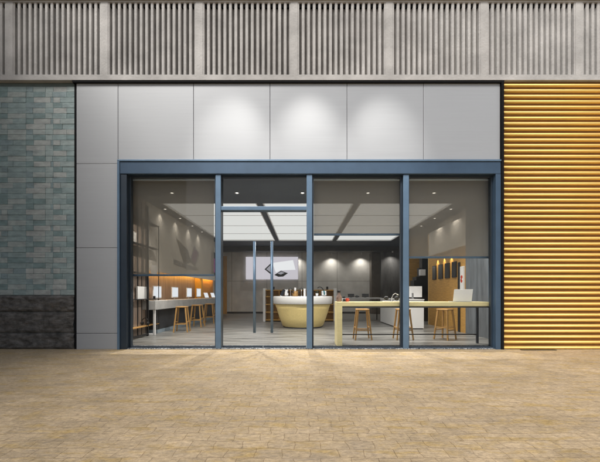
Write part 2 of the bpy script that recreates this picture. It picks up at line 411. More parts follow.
# rough stone base, three courses
st = mat('black_split_stone', (.08, .075, .07), .85, var=.75, nscale=5, bump=.7, bscale=14, stretch=(1, 1, 1.8), world=True)
bm = B()
from mathutils import noise as mn
for ci, (ya, yb) in enumerate(((349.2, 333.4), (333.0, 312.2), (311.8, 295.4))):
    za, zb = PZ(ya, 1), PZ(yb, 1); nx, nz = 110, 14
    gridv = []
    for i in range(nx+1):
        col_ = []
        for j in range(nz+1):
            x = xa + (xb-xa)*i/nx; z = za + (zb-za)*j/nz
            e = min(1, min(j, nz-j)/1.5)
            d = .035 + .035*mn.noise(Vector((x*3.1, ci*7.3, z*5.5))) + .025*mn.noise(Vector((x*9, ci*3, z*13)))
            col_.append(bm.verts.new((x-ox, .05-.012-max(0, d)*e, z)))
        gridv.append(col_)
    for i in range(nx):
        for j in range(nz):
            bm.faces.new((gridv[i][j], gridv[i+1][j], gridv[i+1][j+1], gridv[i][j+1]))
obj('stone_base', bm, st, tw)

# ------------------------------------------------------------ gold corrugated wall on the right
gw = thing('corrugated_wall', 'gold corrugated metal wall with horizontal ridges', 'wall', (PX(551, 1), 0, 0))
ox = gw.location.x
xa, xb = PX(503, 1), 9.6
per = 5.46/S
bm = B(); zt = ZB-.004; k = 0
rib = [(0, .018), (.015, .002), (.045, -.010), (.10, -.019), (.17, -.025), (.26, -.028), (.35, -.025), (.42, -.019), (.475, -.010), (.505, .002), (.52, .018)]
while k*per < zt-.06:
    A = [[bm.verts.new((x-ox, y_, .004+(k+u)*per)) for u, y_ in rib] for x in (xa, xb)]
    for q_ in range(len(rib)-1):
        f = bm.faces.new((A[0][q_], A[1][q_], A[1][q_+1], A[0][q_+1])); f.smooth = True
    bm.faces.new(A[0][::-1]); bm.faces.new(A[1]); k += 1
obj('metal_ribs', bm, M['gold'], gw)
bxo('backing_sheet', mat('groove_shade_brown', (.19, .082, .010), .7, 0, var=.15, nscale=3), gw, xa-ox, xb-ox, .019, .029, 0, ZB-.003)  # brown backing colour stands in for shade in the grooves
bxo('wall_core', M['shell'], gw, xa-ox, xb-ox, .03, .35, 0, ZB-.002)
tag(bxo('drain_grate', M['blackmetal'], None, PX(522, .98), PX(557, .98), -.14, -.07, .002, .012, .003), 'slim dark drain grate in the paving at the foot of the gold wall', 'drain')

# ------------------------------------------------------------ aluminium cladding
ac = thing('aluminium_cladding', 'brushed aluminium panels framing the shop window', 'cladding', (0, 0, 0))
def pan(x0, x1, ya, yb):
    bxo('panel', M['panel'], ac, PX(x0, 1)+.004, PX(x1, 1)-.004, 0, .04, PZ(yb, 1)+.004, PZ(ya, 1)-.004, .004)
for a, b_ in ((118, 193.5), (193.5, 270), (270, 347), (347, 423.5), (423.5, 500.2)): pan(a, b_, 83, 160)
for a, b_ in ((83, 163.7), (163.7, 247.8), (247.8, 333.3), (333.3, 349.4)): pan(76.3, 118, a, b_)
bxo('backing', M['frame_dark'], ac, PX(76.2, 1), PX(118, 1), .042, .3, 0, PZ(83, 1))
bxo('backing', M['frame_dark'], ac, PX(118, 1)+.001, PX(500.2, 1), .042, .3, PZ(160, 1), PZ(83, 1))

# ------------------------------------------------------------ shopfront frame
sf = thing('shopfront', 'steel blue metal shop window frame with large glass panes', 'shopfront', (0, 0, 0))
ztop = PZ(160.3, 1)
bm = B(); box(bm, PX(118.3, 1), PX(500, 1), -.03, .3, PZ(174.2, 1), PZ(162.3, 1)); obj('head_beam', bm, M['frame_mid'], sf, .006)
bm = B(); box(bm, PX(118.3, 1), PX(500, 1), -.05, .04, PZ(162.1, 1), ztop); obj('head_trim', bm, M['frame'], sf, .005)
bm = B(); box(bm, PX(118.3, 1), PX(120.6, 1), -.05, .25, 0, PZ(162.3, 1)); obj('outer_trim', bm, M['frame'], sf, .004)
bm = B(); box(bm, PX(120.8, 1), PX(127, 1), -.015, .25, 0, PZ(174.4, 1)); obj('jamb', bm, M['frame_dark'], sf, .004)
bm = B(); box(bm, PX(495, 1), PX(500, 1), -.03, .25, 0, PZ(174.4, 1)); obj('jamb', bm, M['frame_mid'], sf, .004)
GY = .12
for a, b_ in ((215.4, 220.8), (306.6, 312.2), (403.3, 409)):
    bm = B(); box(bm, PX(a, 1), PX(b_, 1), 0, .05, .012, PZ(174.4, 1)); mu = obj('mullion', bm, M['frame'], sf, .006)
    bm = B(); box(bm, PX(a, 1)+.004, PX(b_, 1)-.004, .0505, .23, .012, PZ(174.4, 1)); obj('mullion_body', bm, M['frame_dark'], mu)  # dark colour stands in for shade on the mullion sides
TR = (PZ(210, 1), PZ(206.2, 1))
bm = B(); box(bm, PX(220.9, 1), PX(306.5, 1), .01, .2, TR[0], TR[1]); obj('transom', bm, M['frame'], sf, .005)
# slim dark glazing beads behind the frame
for (a, b_) in ((127.1, 215.3), (312.3, 403.2), (409.1, 494.9)):
    xa, xb = PX(a, 1), PX(b_, 1)
    pn = pane('glass_pane', sf, xa, xb, GY, GY+.012, .045, PZ(174.5, 1))
    bm = B()
    box(bm, xa, xa+.03, GY-.03, GY+.045, .045, PZ(174.5, 1)-.03); box(bm, xb-.03, xb, GY-.03, GY+.045, .045, PZ(174.5, 1)-.03)
    box(bm, xa, xb, GY-.03, GY+.045, PZ(174.5, 1)-.03, PZ(174.5, 1)); box(bm, xa, xb, GY-.03, GY+.045, .016, .046)
    obj('glazing_bead', bm, M['frame_dark'], sf)
xa, xb = PX(220.9, 1), PX(306.5, 1)
pane('glass_pane', sf, xa, xb, GY, GY+.012, TR[1], PZ(174.5, 1))
bm = B()
box(bm, xa, xb, GY-.03, GY+.05, PZ(174.5, 1)-.03, PZ(174.5, 1))
obj('glazing_bead', bm, M['frame_dark'], sf)
# double glass door
dmid = PX(262.4, 1)
gd = thing('glass_door', 'frameless double glass door with tall blue bar handles', 'door', (dmid, GY, 0))
for s_, hx in ((-1, 253.6), (1, 271.3)):
    x0_, x1_ = (xa-dmid+.006, -.003) if s_ < 0 else (.003, xb-dmid-.006)
    leaf = pane('door_leaf', gd, x0_, x1_, 0, .012, .03, TR[0]-.008)
    bm = B(); hxx = PX(hx, .985)-dmid
    tube(bm, [(hxx, -.10, PZ(333.5, .985)), (hxx, -.10, PZ(240.5, .985))], .029, 16)
    for zz in (.85, 1.9): tube(bm, [(hxx, -.10, zz), (hxx, .0, zz)], .012, 8)
    obj('handle', bm, M['frame'], leaf)
    bm = B(); box(bm, x0_+.002, x1_-.002, -.008, .02, .018, .055); obj('bottom_rail', bm, M['frame_dark'], leaf, .003)
bm = B(); lathe(bm, [(0, 0), (.06, 0), (.07, .008), (.06, .014), (0, .014)], 20, (PX(270, 1.02), .03, 0.004)); 

# ------------------------------------------------------------ roller blinds
BY = .32
def blind(x0, x1, ybot, lab):
    r = 1+BY/7; a, b_ = PX(x0, r), PX(x1, r); cx = (a+b_)/2; zb = PZ(ybot, r); zt = PZ(178.2, r)
    t = thing('roller_blind', lab, 'blind', (cx, BY, zb), 0, 'roller blinds inside the shop glass')
    h = (b_-a)/2
    bm = B()
    nx, nz = 24, 10; gv = [[bm.verts.new((-h + 2*h*i/nx, .004*math.sin(i*.9)*(1-j/nz), (zt-zb)*j/nz)) for j in range(nz+1)] for i in range(nx+1)]
    for i in range(nx):
        for j in range(nz): bm.faces.new((gv[i][j], gv[i+1][j], gv[i+1][j+1], gv[i][j+1])).smooth = True
    obj('fabric', bm, M['blind'], t)
    bm = B(); box(bm, -h, h, -.018, .018, -.03, .012); obj('bottom_bar', bm, M['frame'], t, .005)
    bm = B(); box(bm, -h-.01, h+.01, -.05, .04, zt-zb-.055, zt-zb+.055); obj('cassette', bm, mat('pale_blue_cassette', (.55, .66, .76), .35, var=.08, nscale=3), t, .01)
blind(128.6, 214, 274.8, 'long taupe mesh blind in the leftmost window, lowest of the three')
blind(313.8, 401.3, 234.2, 'short taupe mesh blind in the window right of the door')
blind(409.2, 492.5, 257, 'taupe mesh blind in the far right window, halfway down')

# ------------------------------------------------------------ interior setting
HC = 3.75
LW, RW = -4.35, 4.72
# ceiling with recessed light fields
f0, f1 = DY(1.379), DY(2.35)
PXL, PXR = -4.03, 4.36
bm = B()
box(bm, -8.6, 8.6, .31, f0, HC, HC+.16); box(bm, -8.6, PXL, f0, f1, HC, HC+.16); box(bm, PXR, 8.6, f0, f1, HC, HC+.16)
box(bm, -8.6, 8.6, f1, 13.1, HC, HC+.16)
for xs in (-1.22, 1.58): box(bm, xs-.085, xs+.085, f0, f1, HC, HC+.1)
box(bm, -8.6, 8.6, f0, f1, HC+.17, HC+.2)
struct(obj('ceiling', bm, M['ceil']))
fields = ((PXL, -1.305, 'left'), (-1.135, 1.495, 'middle'), (1.665, PXR, 'right'))
seam = mat('grey_seam', (.7, .7, .7), .6, var=.05)
for a, b_, nm in fields:
    t = thing('ceiling_light', '%s field of the glowing white ceiling light in the shop' % nm, 'ceiling light', ((a+b_)/2, (f0+f1)/2, HC+.06), 0, 'glowing ceiling fields')
    h = (b_-a)/2-.002; d = (f1-f0)/2-.002
    bxo('diffuser', M['light_panel'], t, -h, h, -d, d, 0, .01)
    for k in (1, 2, 3):
        yy = -d + 2*d*k/4; bxo('seam', seam, t, -h, h, yy-.018, yy+.018, -.012, -.002)
    bm = B(); w_ = .03
    for (x0_, x1_, y0_, y1_) in ((-h, h, -d, -d+w_), (-h, h, d-w_, d), (-h, -h+w_, -d+w_, d-w_), (h-w_, h, -d+w_, d-w_)): box(bm, x0_, x1_, y0_, y1_, -.058, -.002)
    obj('frame', bm, M['white'], t)
struct(bxo('bulkhead', M['bulk'], None, -4.8, 8.6, DY(2.62), DY(2.7), 3.5, HC-.002))
struct(bxo('wall_back', M['backwall'], None, -8.6, PX(372, 2.8), DY(2.8), DY(2.8)+.2, .02, HC-.002))
bxo('skirting', M['slate'], bpy.data.objects['wall_back'], -4.8, PX(372, 2.8), DY(2.8)-.015, DY(2.8)-.002, .02, .12)
tag(bxo('pillar', mat('taupe_stone', (.13, .115, .10), .6, var=.2, nscale=2), None, PX(371.5, 2.72), PX(381, 2.72), DY(2.72), DY(2.8), .02, 3.5), 'narrow taupe stone pillar at the end of the grey back wall', 'pillar')
tag(bxo('stone_wall', M['slatewall'], None, PX(381, 2.68), PX(381, 2.68)+2.2, DY(2.68), DY(2.8), .02, HC-.002), 'dark stone wall at the back right of the shop', 'wall')
# left wall
def part(n, m, par, x0, x1, y0, y1, z0, z1, bev=0.0):
    l = par.location; return bxo(n, m, par, x0-l.x, x1-l.x, y0-l.y, y1-l.y, z0-l.z, z1-l.z, bev)
wl = thing('shop_side_wall', 'left shop wall, beige above a wood lined niche', 'wall', (LW, 4, .02))
part('wood_cladding', M['brownwood'], wl, LW-.25, LW, .32, DY(1.345), .02, HC-.002)
bm = B()
for k in range(9):
    y = .45 + k*.235; box(bm, 0, .012, y-4, y-4+.02, 0, HC-.03)
obj('wood_joint', bm, M['slate'], wl)
part('plaster_wall', M['whitemat'], wl, LW-.05, LW, DY(1.345)+.001, DY(2.09), 1.82, HC-.002)
part('plaster_wall', M['whitemat'], wl, LW-.05, LW, DY(2.09)+.02, DY(2.48), 1.82, HC-.002)
part('niche_back', M['brownwood'], wl, LW-.32, LW-.25, DY(1.345)+.001, DY(2.06), .02, 2.1)
part('niche_back', M['oak_h'], wl, LW-.32, LW-.25, DY(2.08)+.001, DY(2.48), .02, 2.1)
part('divider', mat('amber_wood', (.7, .4, .05), .45, var=.1), wl, LW-.249, LW+.04, DY(2.06), DY(2.08), .02, 1.83)
part('niche_top', M['whitemat'], wl, LW-.25, LW-.051, DY(1.345)+.002, DY(2.47), 2.1, 2.14)
part('led_strip', M['led'], wl, LW-.12, LW-.09, DY(1.36), DY(2.05), 1.90, 1.915)
part('led_strip', M['led'], wl, LW-.12, LW-.09, DY(2.1), DY(2.46), 1.90, 1.915)
struct(bxo('wall_left', M['backwall'], None, -5.1, -4.85, DY(2.48), DY(2.8), .02, HC-.002))
struct(bxo('partition_wall', M['whitemat'], None, -5.1, LW-.25, DY(2.48)-.01, DY(2.48)+.1, .02, HC-.002))
tag(bxo('timber_post', M['oak'], None, PX(222.6, 2.72), PX(226.3, 2.72)+.02, DY(2.72), DY(2.72)+.1, .02, 3.3, .01), 'slim oak post in the back left corner of the shop', 'post')
# right wall
wr = thing('shop_side_wall', 'right shop wall of grey stone and honey coloured wood', 'wall', (RW, 3, .02))
part('stone_face', M['greystone'], wr, RW, RW+.2, .32, DY(1.385), .02, 3.6)
part('wood_face', M['oak_h'], wr, RW, RW+.2, DY(1.385)+.001, DY(1.785), .02, 2.56)
part('plaster_band', M['whitemat'], wr, RW, RW+.2, DY(1.385)+.001, DY(1.785), 2.561, 3.41)
part('edge_highlight', mat('highlight_oak', (.62, .42, .17), .5, var=.1), wr, RW-.012, RW+.205, DY(1.785)+.001, DY(1.79)+.02, .02, 3.41)  # paler strip painting the highlight along the wall end
struct(bxo('wall_right', M['whitemat'], None, 5.05, 5.25, .32, DY(1.785), .02, HC-.002))
tag(bxo('timber_wall', M['oak_h'], None, PX(404, 2.2)+.2, 8.6, DY(2.2), DY(2.2)+.15, .02, HC-.002), 'honey wood wall of the alcove behind the stepped cabinet', 'wall')

# downlights
def downlight(loc, lab, power=14, size=110):
    t = thing('downlight', lab, 'downlight', loc, 0, 'small round ceiling downlights')
    bm = B(); lathe(bm, [(.036, -.002), (.052, -.008), (.06, -.003), (.06, .0)], 20); obj('ring', bm, M['silverdev'], t)
    bm = B(); lathe(bm, [(0, -.0015), (.036, -.0015), (.036, 0)], 16); obj('lens', bm, M['lamp'], t)
    if power:
        ld = bpy.data.lights.new('downlight_lamp', 'SPOT'); ld.energy = power; ld.spot_size = R(size); ld.spot_blend = 1.0; ld.shadow_soft_size = .04; ld.color = (1, .93, .84)
        lo = bpy.data.objects.new('downlight_lamp', ld); COL.objects.link(lo); lo.parent = t; lo.location = (0, 0, -.02)
rs = 124.8/101
for px, w in ((172, 'behind the leftmost window'), (237, 'above the door, left one'), (302.5, 'above the door, right one'), (368, 'behind the window right of the door'), (434, 'behind the far right window')):
    downlight((PX(px, rs), DY(rs), HC-.001), 'soffit downlight %s' % w, 270, 130)
for k, r in enumerate((1.47, 1.65, 1.835, 2.01)):
    nm = ('nearest', 'second', 'third', 'farthest')[k]
    downlight((-4.19, DY(r), HC-.001), '%s downlight in the ceiling strip over the left wall' % nm, 12)
    if k < 3: downlight((4.56, DY(r), HC-.001), '%s downlight in the ceiling strip over the right wall' % nm, 25)
# back wall spots
for px, pr, w in ((259, 2.78, 'above the left of the poster'), (297, 2.78, 'above the right of the poster'), (331.5, 2.78, 'over the grey back wall, nearer the door'), (361, 2.78, 'over the grey back wall, nearer the pillar'), (391.5, 2.66, 'over the dark stone wall')):
    y = DY(pr)-.22; zc = 3.5 if pr > 2.7 else 3.6
    t = thing('wall_spot', 'small spotlight %s' % w, 'spotlight', (PX(px, pr), y, 3.42), 0, 'spotlights along the back wall')
    bm = B(); lathe(bm, [(0, 0), (.035, 0), (.04, .02), (.04, .1), (0, .1)], 16); obj('lamp_head', bm, M['white'], t)
    bm = B(); tube(bm, [(0, 0, .1), (0, 0, HC-3.42)], .01); obj('stem', bm, M['white'], t)
    ld = bpy.data.lights.new('spot_lamp', 'SPOT'); ld.energy = 30; ld.spot_size = R(125); ld.spot_blend = 1; ld.shadow_soft_size = .03; ld.color = (1, .92, .82)
    lo = bpy.data.objects.new('spot_lamp', ld); COL.objects.link(lo); lo.parent = t; lo.location = (0, 0, -.03); lo.rotation_euler = (R(8), 0, 0)

# ------------------------------------------------------------ wall graphics on the left wall (flat prints)
def WY(x): return DY((LW+.004)*S/(x-302))          # depth on the left wall seen at photo column x
def WZ(x, y): return PZ(y, (LW+.004)*S/(x-302))
def wallpoly(bm, pts, x):
    A = [bm.verts.new((x, WY(px)-4, WZ(px, py)-.02)) for px, py in pts]
    Bv = [bm.verts.new((v.co.x+.004, v.co.y, v.co.z)) for v in A]
    bm.faces.new(A); bm.faces.new(Bv)
    for i in range(len(A)):
        j = (i+1) % len(A); bm.faces.new((A[i], A[j], Bv[j], Bv[i]))
wg = thing('wall_print', 'large grey laptop silhouette print on the beige left wall', 'wall print', (LW+.001, 4, .02))
bm = B(); wallpoly(bm, [(176.5, 238.5), (188, 250), (191, 262.5), (184, 264.5)], 0); obj('laptop_lid', bm, M['print_dark'], wg)
bm = B(); wallpoly(bm, [(174, 259), (186, 264.5), (196.5, 267.5), (198.5, 270), (188, 269.5), (174, 264)], .0051); obj('laptop_base', bm, M['print_mid'], wg)
wg = thing('wall_print', 'tilted violet phone print beside the laptop silhouette', 'wall print', (LW+.001, 4, .02))
bm = B(); wallpoly(bm, [(194, 246), (199, 253.5), (195, 266.5), (190, 260)], 0.011); obj('phone_body', bm, M['print_mid'], wg)
bm = B(); wallpoly(bm, [(194.2, 248.5), (197.7, 254), (194.6, 263.5), (191.2, 259)], 0.016); obj('phone_screen', bm, M['magenta'], wg)
wg = thing('wall_print', 'upright dark phone print with magenta screen near the window post', 'wall print', (LW+.001, 4, .02))
bm = B(); wallpoly(bm, [(211.5, 253), (213, 251.5), (217, 254), (217, 276), (211.5, 275)], 0); obj('phone_body', bm, M['slate'], wg)
bm = B(); wallpoly(bm, [(212.4, 258), (217, 259), (217, 273), (212.4, 272)], .005); obj('phone_screen', bm, mat('bright_magenta', (.5, .12, .42), .5, var=.3, nscale=5), wg)

# poster on the back wall
pr = 2.79
po = thing('poster', 'wide pale lilac poster with dark folded shapes on the back wall', 'poster', (PX(272, pr), DY(pr)-.01, PZ(279.3, pr)))
def pp(px, py): return (PX(px, pr)-po.location.x, PZ(py, pr)-po.location.z)
bm = B(); a = pp(246, 279.3); b_ = pp(298, 257); box(bm, a[0], b_[0], -.04, .02, a[1], b_[1]); obj('board', bm, M['poster'], po, .004)
for nm, pts, m_ in (('dark_shape', [(264.6, 269.3), (270.6, 263.6), (273, 266.5), (271.6, 275)], 'slate'), ('pale_shape', [(266.3, 269.3), (270.6, 265.2), (272, 267), (271, 272.6)], 'poster_grey'),
                    ('dark_shape', [(274.3, 275), (281, 270.8), (288, 273.2), (283.2, 276.6), (278.5, 276.8)], 'slate'), ('pale_shape', [(272.2, 263), (293, 260.2), (295.6, 269.8), (281, 270.4), (276, 272.6)], 'poster_white'),
                    ('pale_shape', [(277.5, 273.6), (281.3, 271.6), (284.6, 272.9), (281, 274.6)], 'poster_grey')):
    bm = B(); dd = {'print_mid': .049, 'poster_grey': .049, 'slate': .045, 'poster_white': .042}[m_]
    prism(bm, [pp(*p) for p in pts], 'y', -dd, -.0401); obj(nm, bm, M[m_], po)

# pictures on the right wooden wall
for k, (yc, w_) in enumerate(((4.94, .32), (4.40, .33), (3.87, .34), (3.38, .3))):
    nm = ('farthest', 'second farthest', 'second nearest', 'nearest')[k]
    t = thing('picture', '%s black picture on the honey wood wall' % nm, 'picture', (RW-.002, yc, 1.905), 0, 'four black pictures in a row')
    bm = B(); box(bm, -.03, 0, -w_/2, w_/2, -.245, .245); obj('frame', bm, M['blackmetal'], t, .004)
    bm = B(); box(bm, -.033, -.0305, -w_/2+.02, w_/2-.02, -.225, .225); obj('print', bm, M['screen'], t)
for k, yc in enumerate((4.67, 4.13, 3.6)):
    t = thing('picture_light', 'small warm light over the %s gap between the black pictures' % ('far', 'middle', 'near')[k], 'wall light', (RW-.1, yc, 2.44), 0, 'warm lights over the pictures')
    bm = B(); lathe(bm, [(0, 0), (.025, 0), (.03, .06), (0, .07)], 12); obj('lamp_head', bm, M['blackmetal'], t)
    bm = B(); tube(bm, [(0, 0, .05), (.1, 0, .05)], .008); obj('stem', bm, M['blackmetal'], t)
    ld = bpy.data.lights.new('picture_lamp', 'SPOT'); ld.energy = 9; ld.spot_size = R(60); ld.spot_blend = .7; ld.color = (1, .8, .5); ld.shadow_soft_size = .02
    lo = bpy.data.objects.new('picture_lamp', ld); COL.objects.link(lo); lo.parent = t; lo.location = (0, 0, -.02); lo.rotation_euler = (0, R(-18), 0)
t = thing('wall_sign', 'tall white wall sign with a red mark beside the grey stone', 'sign', (RW-.002, DY(1.405), 1.2))
bm = B(); box(bm, -.05, 0, -.1, .1, 0, .76); obj('board', bm, M['white'], t, .006)
bm = B()
prism(bm, [(-.07, .33), (-.02, .28), (.05, .3), (.07, .37), (.03, .4), (.06, .45), (.02, .5), (-.06, .49), (-.07, .43), (-.01, .38)], 'x', -.053, -.0505); obj('red_mark', bm, M['red'], t)
tag(bxo('door_frame', M['blackmetal'], None, RW-.03, RW-.002, DY(1.43), DY(1.447), .02, 2.1, .004), 'slim black upright edge beside the white wall sign', 'door frame')

# ------------------------------------------------------------ stools
def make_stool(loc, lab, rz):
    t = thing('bar_stool', lab, 'stool', loc, rz, 'light oak bar stools')
    H = .76; bm = B(); box(bm, -.155, .155, -.15, .15, H-.035, H); obj('seat', bm, M['oak'], t, .012)
    for sx in (-1, 1):
        for sy in (-1, 1):
            bm = B(); bar(bm, (sx*.125, sy*.12, H-.03), (sx*.20, sy*.18, .0), .042, .042, .8); obj('leg', bm, M['oak'], t, .005)
    for (z, s_) in ((.24, 'y'), (.30, 'x')):
        k = 1-(z/H); lx = .125+.075*k; ly = .12+.06*k
        for q in (-1, 1):
            bm = B()
            if s_ == 'y': bar(bm, (-lx, q*ly, z), (lx, q*ly, z), .024, .032)
            else: bar(bm, (q*lx, -ly, z), (q*lx, ly, z), .024, .032)
            obj('stretcher', bm, M['oak'], t, .003)
    return t
FZ = .02
s0 = make_stool((-3.60, DY(1.44), FZ), 'nearest oak stool at the long desk on the left', R(6))
dup(s0, (-3.62, DY(1.66), FZ), 'middle oak stool at the long desk on the left', R(-4))
dup(s0, (-3.60, DY(1.87), FZ), 'farthest oak stool at the long desk on the left', R(3))
dup(s0, (PX(362.3, 1.2), DY(1.2), FZ), 'oak stool under the left end of the birch table', R(0))
dup(s0, (PX(403, 1.2), DY(1.2), FZ), 'oak stool under the birch table behind the window post', R(0))
dup(s0, (PX(445, 1.2), DY(1.2), FZ), 'oak stool turned sideways under the right end of the birch table', R(38))

# ------------------------------------------------------------ birch table at the window
ty0, ty1 = DY(1.03), DY(1.11)
ax, bx_ = PX(337.2, 1.03), PX(491, 1.03)
bt = thing('long_table', 'long pale birch table standing close behind the glass', 'table', ((ax+bx_)/2, (ty0+ty1)/2, FZ))
l = bt.location; h = (bx_-ax)/2; d = (ty1-ty0)/2; zt = PZ(302, 1.03)-FZ
bm = B(); box(bm, -h, h, -d, d, zt-.09, zt); obj('tabletop', bm, M['birch'], bt, .006)
for x0_ in (-h, h-.11):
    bm = B()
    if x0_ < 0: box(bm, x0_, x0_+.11, -d+.002, d-.002, 0, zt-.09)
    else: box(bm, x0_+.07, x0_+.11, d-.06, d-.002, 0, zt-.09)
    obj('leg', bm, M['birch'] if x0_ < 0 else M['frame_dark'], bt, .004)
bm = B(); box(bm, -h+.11, h-.04, -d+.02, d-.02, zt-.122, zt-.0905); obj('under_frame', bm, M['slate'], bt)
bm = B(); box(bm, -h+.112, h-.042, d-.05, d-.02, .19, .215); obj('foot_rail', bm, M['blackmetal'], bt, .004)

# ------------------------------------------------------------ round island
ic = (PX(302.8, 1.655), DY(1.655), FZ)
ri = thing('round_counter', 'round cream slatted display counter with a thick white top', 'counter', ic)
bm = B(); lathe(bm, [(0, .035), (.66, .035), (.70, .06), (.80, .32), (.895, .62), (.955, .80), (.94, .80), (0, .80)], 96)
obj('body', bm, M['tub'], ri)
bm = B(); lathe(bm, [(0, .002), (.66, .002), (.68, .03), (0, .034)], 64); obj('plinth', bm, M['slate'], ri)
bm = B(); lathe(bm, [(.90, .802), (.985, .802), (1.01, .82), (1.02, 1.02), (1.01, 1.045), (.98, 1.055), (0, 1.055)], 96); obj('top', bm, M['white'], ri)
IZ = FZ+1.055
# ------------------------------------------------------------ wooden shelving behind it
r = 1.97; xa, xb = PX(263, r), PX(336.7, r); zt = PZ(289.5, r)-FZ
su = thing('shelf_unit', 'low honey wood shelf unit with white end panels behind the round counter', 'shelf unit', ((xa+xb)/2, DY(r)+.25, FZ))
h = (xb-xa)/2
bxo('end_panel', M['white'], su, -h, -h+.1, -.25, .25, 0, zt+.05, .005)
bxo('end_panel', M['white'], su, h-.12, h, -.25, .25, 0, zt+.05, .005)
bxo('back_panel', M['oak_h'], su, -h+.1, h-.12, .2, .25, 0, zt)
for k, z in enumerate((.04, .36, .68, 1.0, zt-.05)):
    bxo('shelf', M['oak_h'], su, -h+.101, h-.121, -.22, .199, z, z+.045, .003)
for k in range(1, 5):
    x = -h+.1 + (2*h-.22)*k/5
    for z, zz in ((.085, .36), (.405, .68), (.725, 1.0), (1.045, zt-.05)): 
        bxo('divider', M['oak_h'], su, x-.015, x+.015, -.21, .198, z+.0005, zz-.0005)

# ------------------------------------------------------------ left desk
dk0, dk1 = DY(1.31), DY(2.42)
xr = PX(155.5, 1.31); 
dk = thing('long_desk', 'long pale grey desk running along the left wall', 'desk', (xr-.28, (dk0+dk1)/2, FZ))
L0 = (dk1-dk0)/2; zt = PZ(300.7, 1.31)-FZ
bxo('desktop', M['desk'], dk, -.28, .28, -L0, L0, zt-.25, zt, .008)
bm = B()
zz = zt-.2505
for a, b_ in (((.235, -L0+.03, .03), (.235, -L0+.03, zz)), ): box(bm, .20, .26, -L0+.02, -L0+.08, .0, zz)
box(bm, -.26, .199, -L0+.02, -L0+.08, .0, .05)
obj('leg_frame', bm, M['white'], dk, .012)
bxo('base_cabinet', M['slate'], dk, -.27, .1, -L0+.5, L0-.1, .1, zt-.2505, .004)
bxo('base_trim', mat('pale_blue_trim', (.3, .38, .45), .4, var=.05), dk, -.27, .115, -L0+.5, L0-.1, .0, .0995)
DZ = FZ+zt
# monitors facing the room
def monitor(loc, rz, lab, w=.56, h=.36, m_=None, grp='white screens on the left desk'):
    t = thing('monitor', lab, 'monitor', loc, rz, grp)
    bm = B(); box(bm, -w/2, w/2, -.012, .012, .06, .06+h); obj('housing', bm, M['whitedev'], t, .006)
    bm = B(); box(bm, -w/2+.02, w/2-.02, -.0135, -.0125, .09, .06+h-.02); obj('screen', bm, m_ or M['scr_on'], t)
    bm = B(); box(bm, -.03, .03, .0125, .022, .0, .2); box(bm, -.1, .1, -.06, .08, 0, .006); obj('stand', bm, M['silverdev'], t, .002)
    return t
M['scr_on'] = emit('lit_white_screen', (.95, .97, 1.0), .5)
mx_ = -4.33
mo = monitor((mx_, DY(1.435), DZ), R(90), 'nearest white screen on the left desk, beside the shelf')
dup(mo, (mx_, DY(1.635), DZ), 'second white screen from the window on the left desk')
dup(mo, (mx_, DY(1.84), DZ), 'third white screen from the window on the left desk')
dup(mo, (mx_, DY(2.01), DZ), 'farthest white screen on the left desk, against the amber divider')
def laptop(loc, rz, lab, w=.36, tilt=20, back=None, grp='open laptops', h=.25):
    t = thing('laptop', lab, 'laptop', loc, rz, grp)
    bm = B(); box(bm, -w/2, w/2, -.13, .12, 0, .014); obj('base', bm, M['silverdev'], t, .004)
    bm = B(); box(bm, -w/2+.03, w/2-.03, -.04, .1, .0142, .016); obj('keyboard', bm, M['screen'], t)
    bm = B(); box(bm, -w/2, w/2, -.004, .004, 0, h); o_ = obj('lid', bm, back or M['whitedev'], t, .003)
    o_.location = (0, .125, .012); o_.rotation_euler = (R(-tilt), 0, 0)
    return t
def laptop_screen(t, w, h, m_):
    lid = [c for c in t.children if c.name.startswith('lid')][0]
    bm = B(); box(bm, -w/2+.012, w/2-.012, -.0055, -.0045, .015, h-.012); obj('screen', bm, m_, lid)
la = laptop((-4.2, DY(2.18), DZ), R(75), 'open laptop on the left desk in the orange lit bay, nearer one', .34); laptop_screen(la, .34, .25, M['scr_on'])
dup(la, (-4.2, DY(2.34), DZ), 'open laptop on the left desk in the orange lit bay, farther one', R(75))
lb = laptop((PX(458.3, 1.075), DY(1.065), FZ+PZ(302, 1.03)-FZ), R(178), 'white laptop with its back to the street on the right end of the birch table', .40, 14, M['whitedev'], 'open laptops', .27)
laptop_screen(lb, .40, .27, M['screen'])
# flip so that the lid stands on the street side
# white counter with monitor at the right
r0, r1 = 1.54, 1.93
wc = thing('white_counter', 'white box counter on the right behind the birch table', 'counter', (3.53, (DY(r0)+DY(r1))/2, FZ))
dd = (DY(r1)-DY(r0))/2
bxo('body', M['white'], wc, -.38, .38, -dd, dd, .03, .93, .006)
bxo('top', M['white'], wc, -.395, .395, -dd-.015, dd+.015, .931, .965, .006)
bxo('plinth', M['slate'], wc, -.36, .36, -dd+.02, dd-.02, 0, .029)
monitor((PX(413.5, 1.56), DY(1.56)+.1, FZ+.965), R(180), 'large white monitor seen from behind on the white counter', .62, .36, M['scr_on'], 'monitor on the white counter')
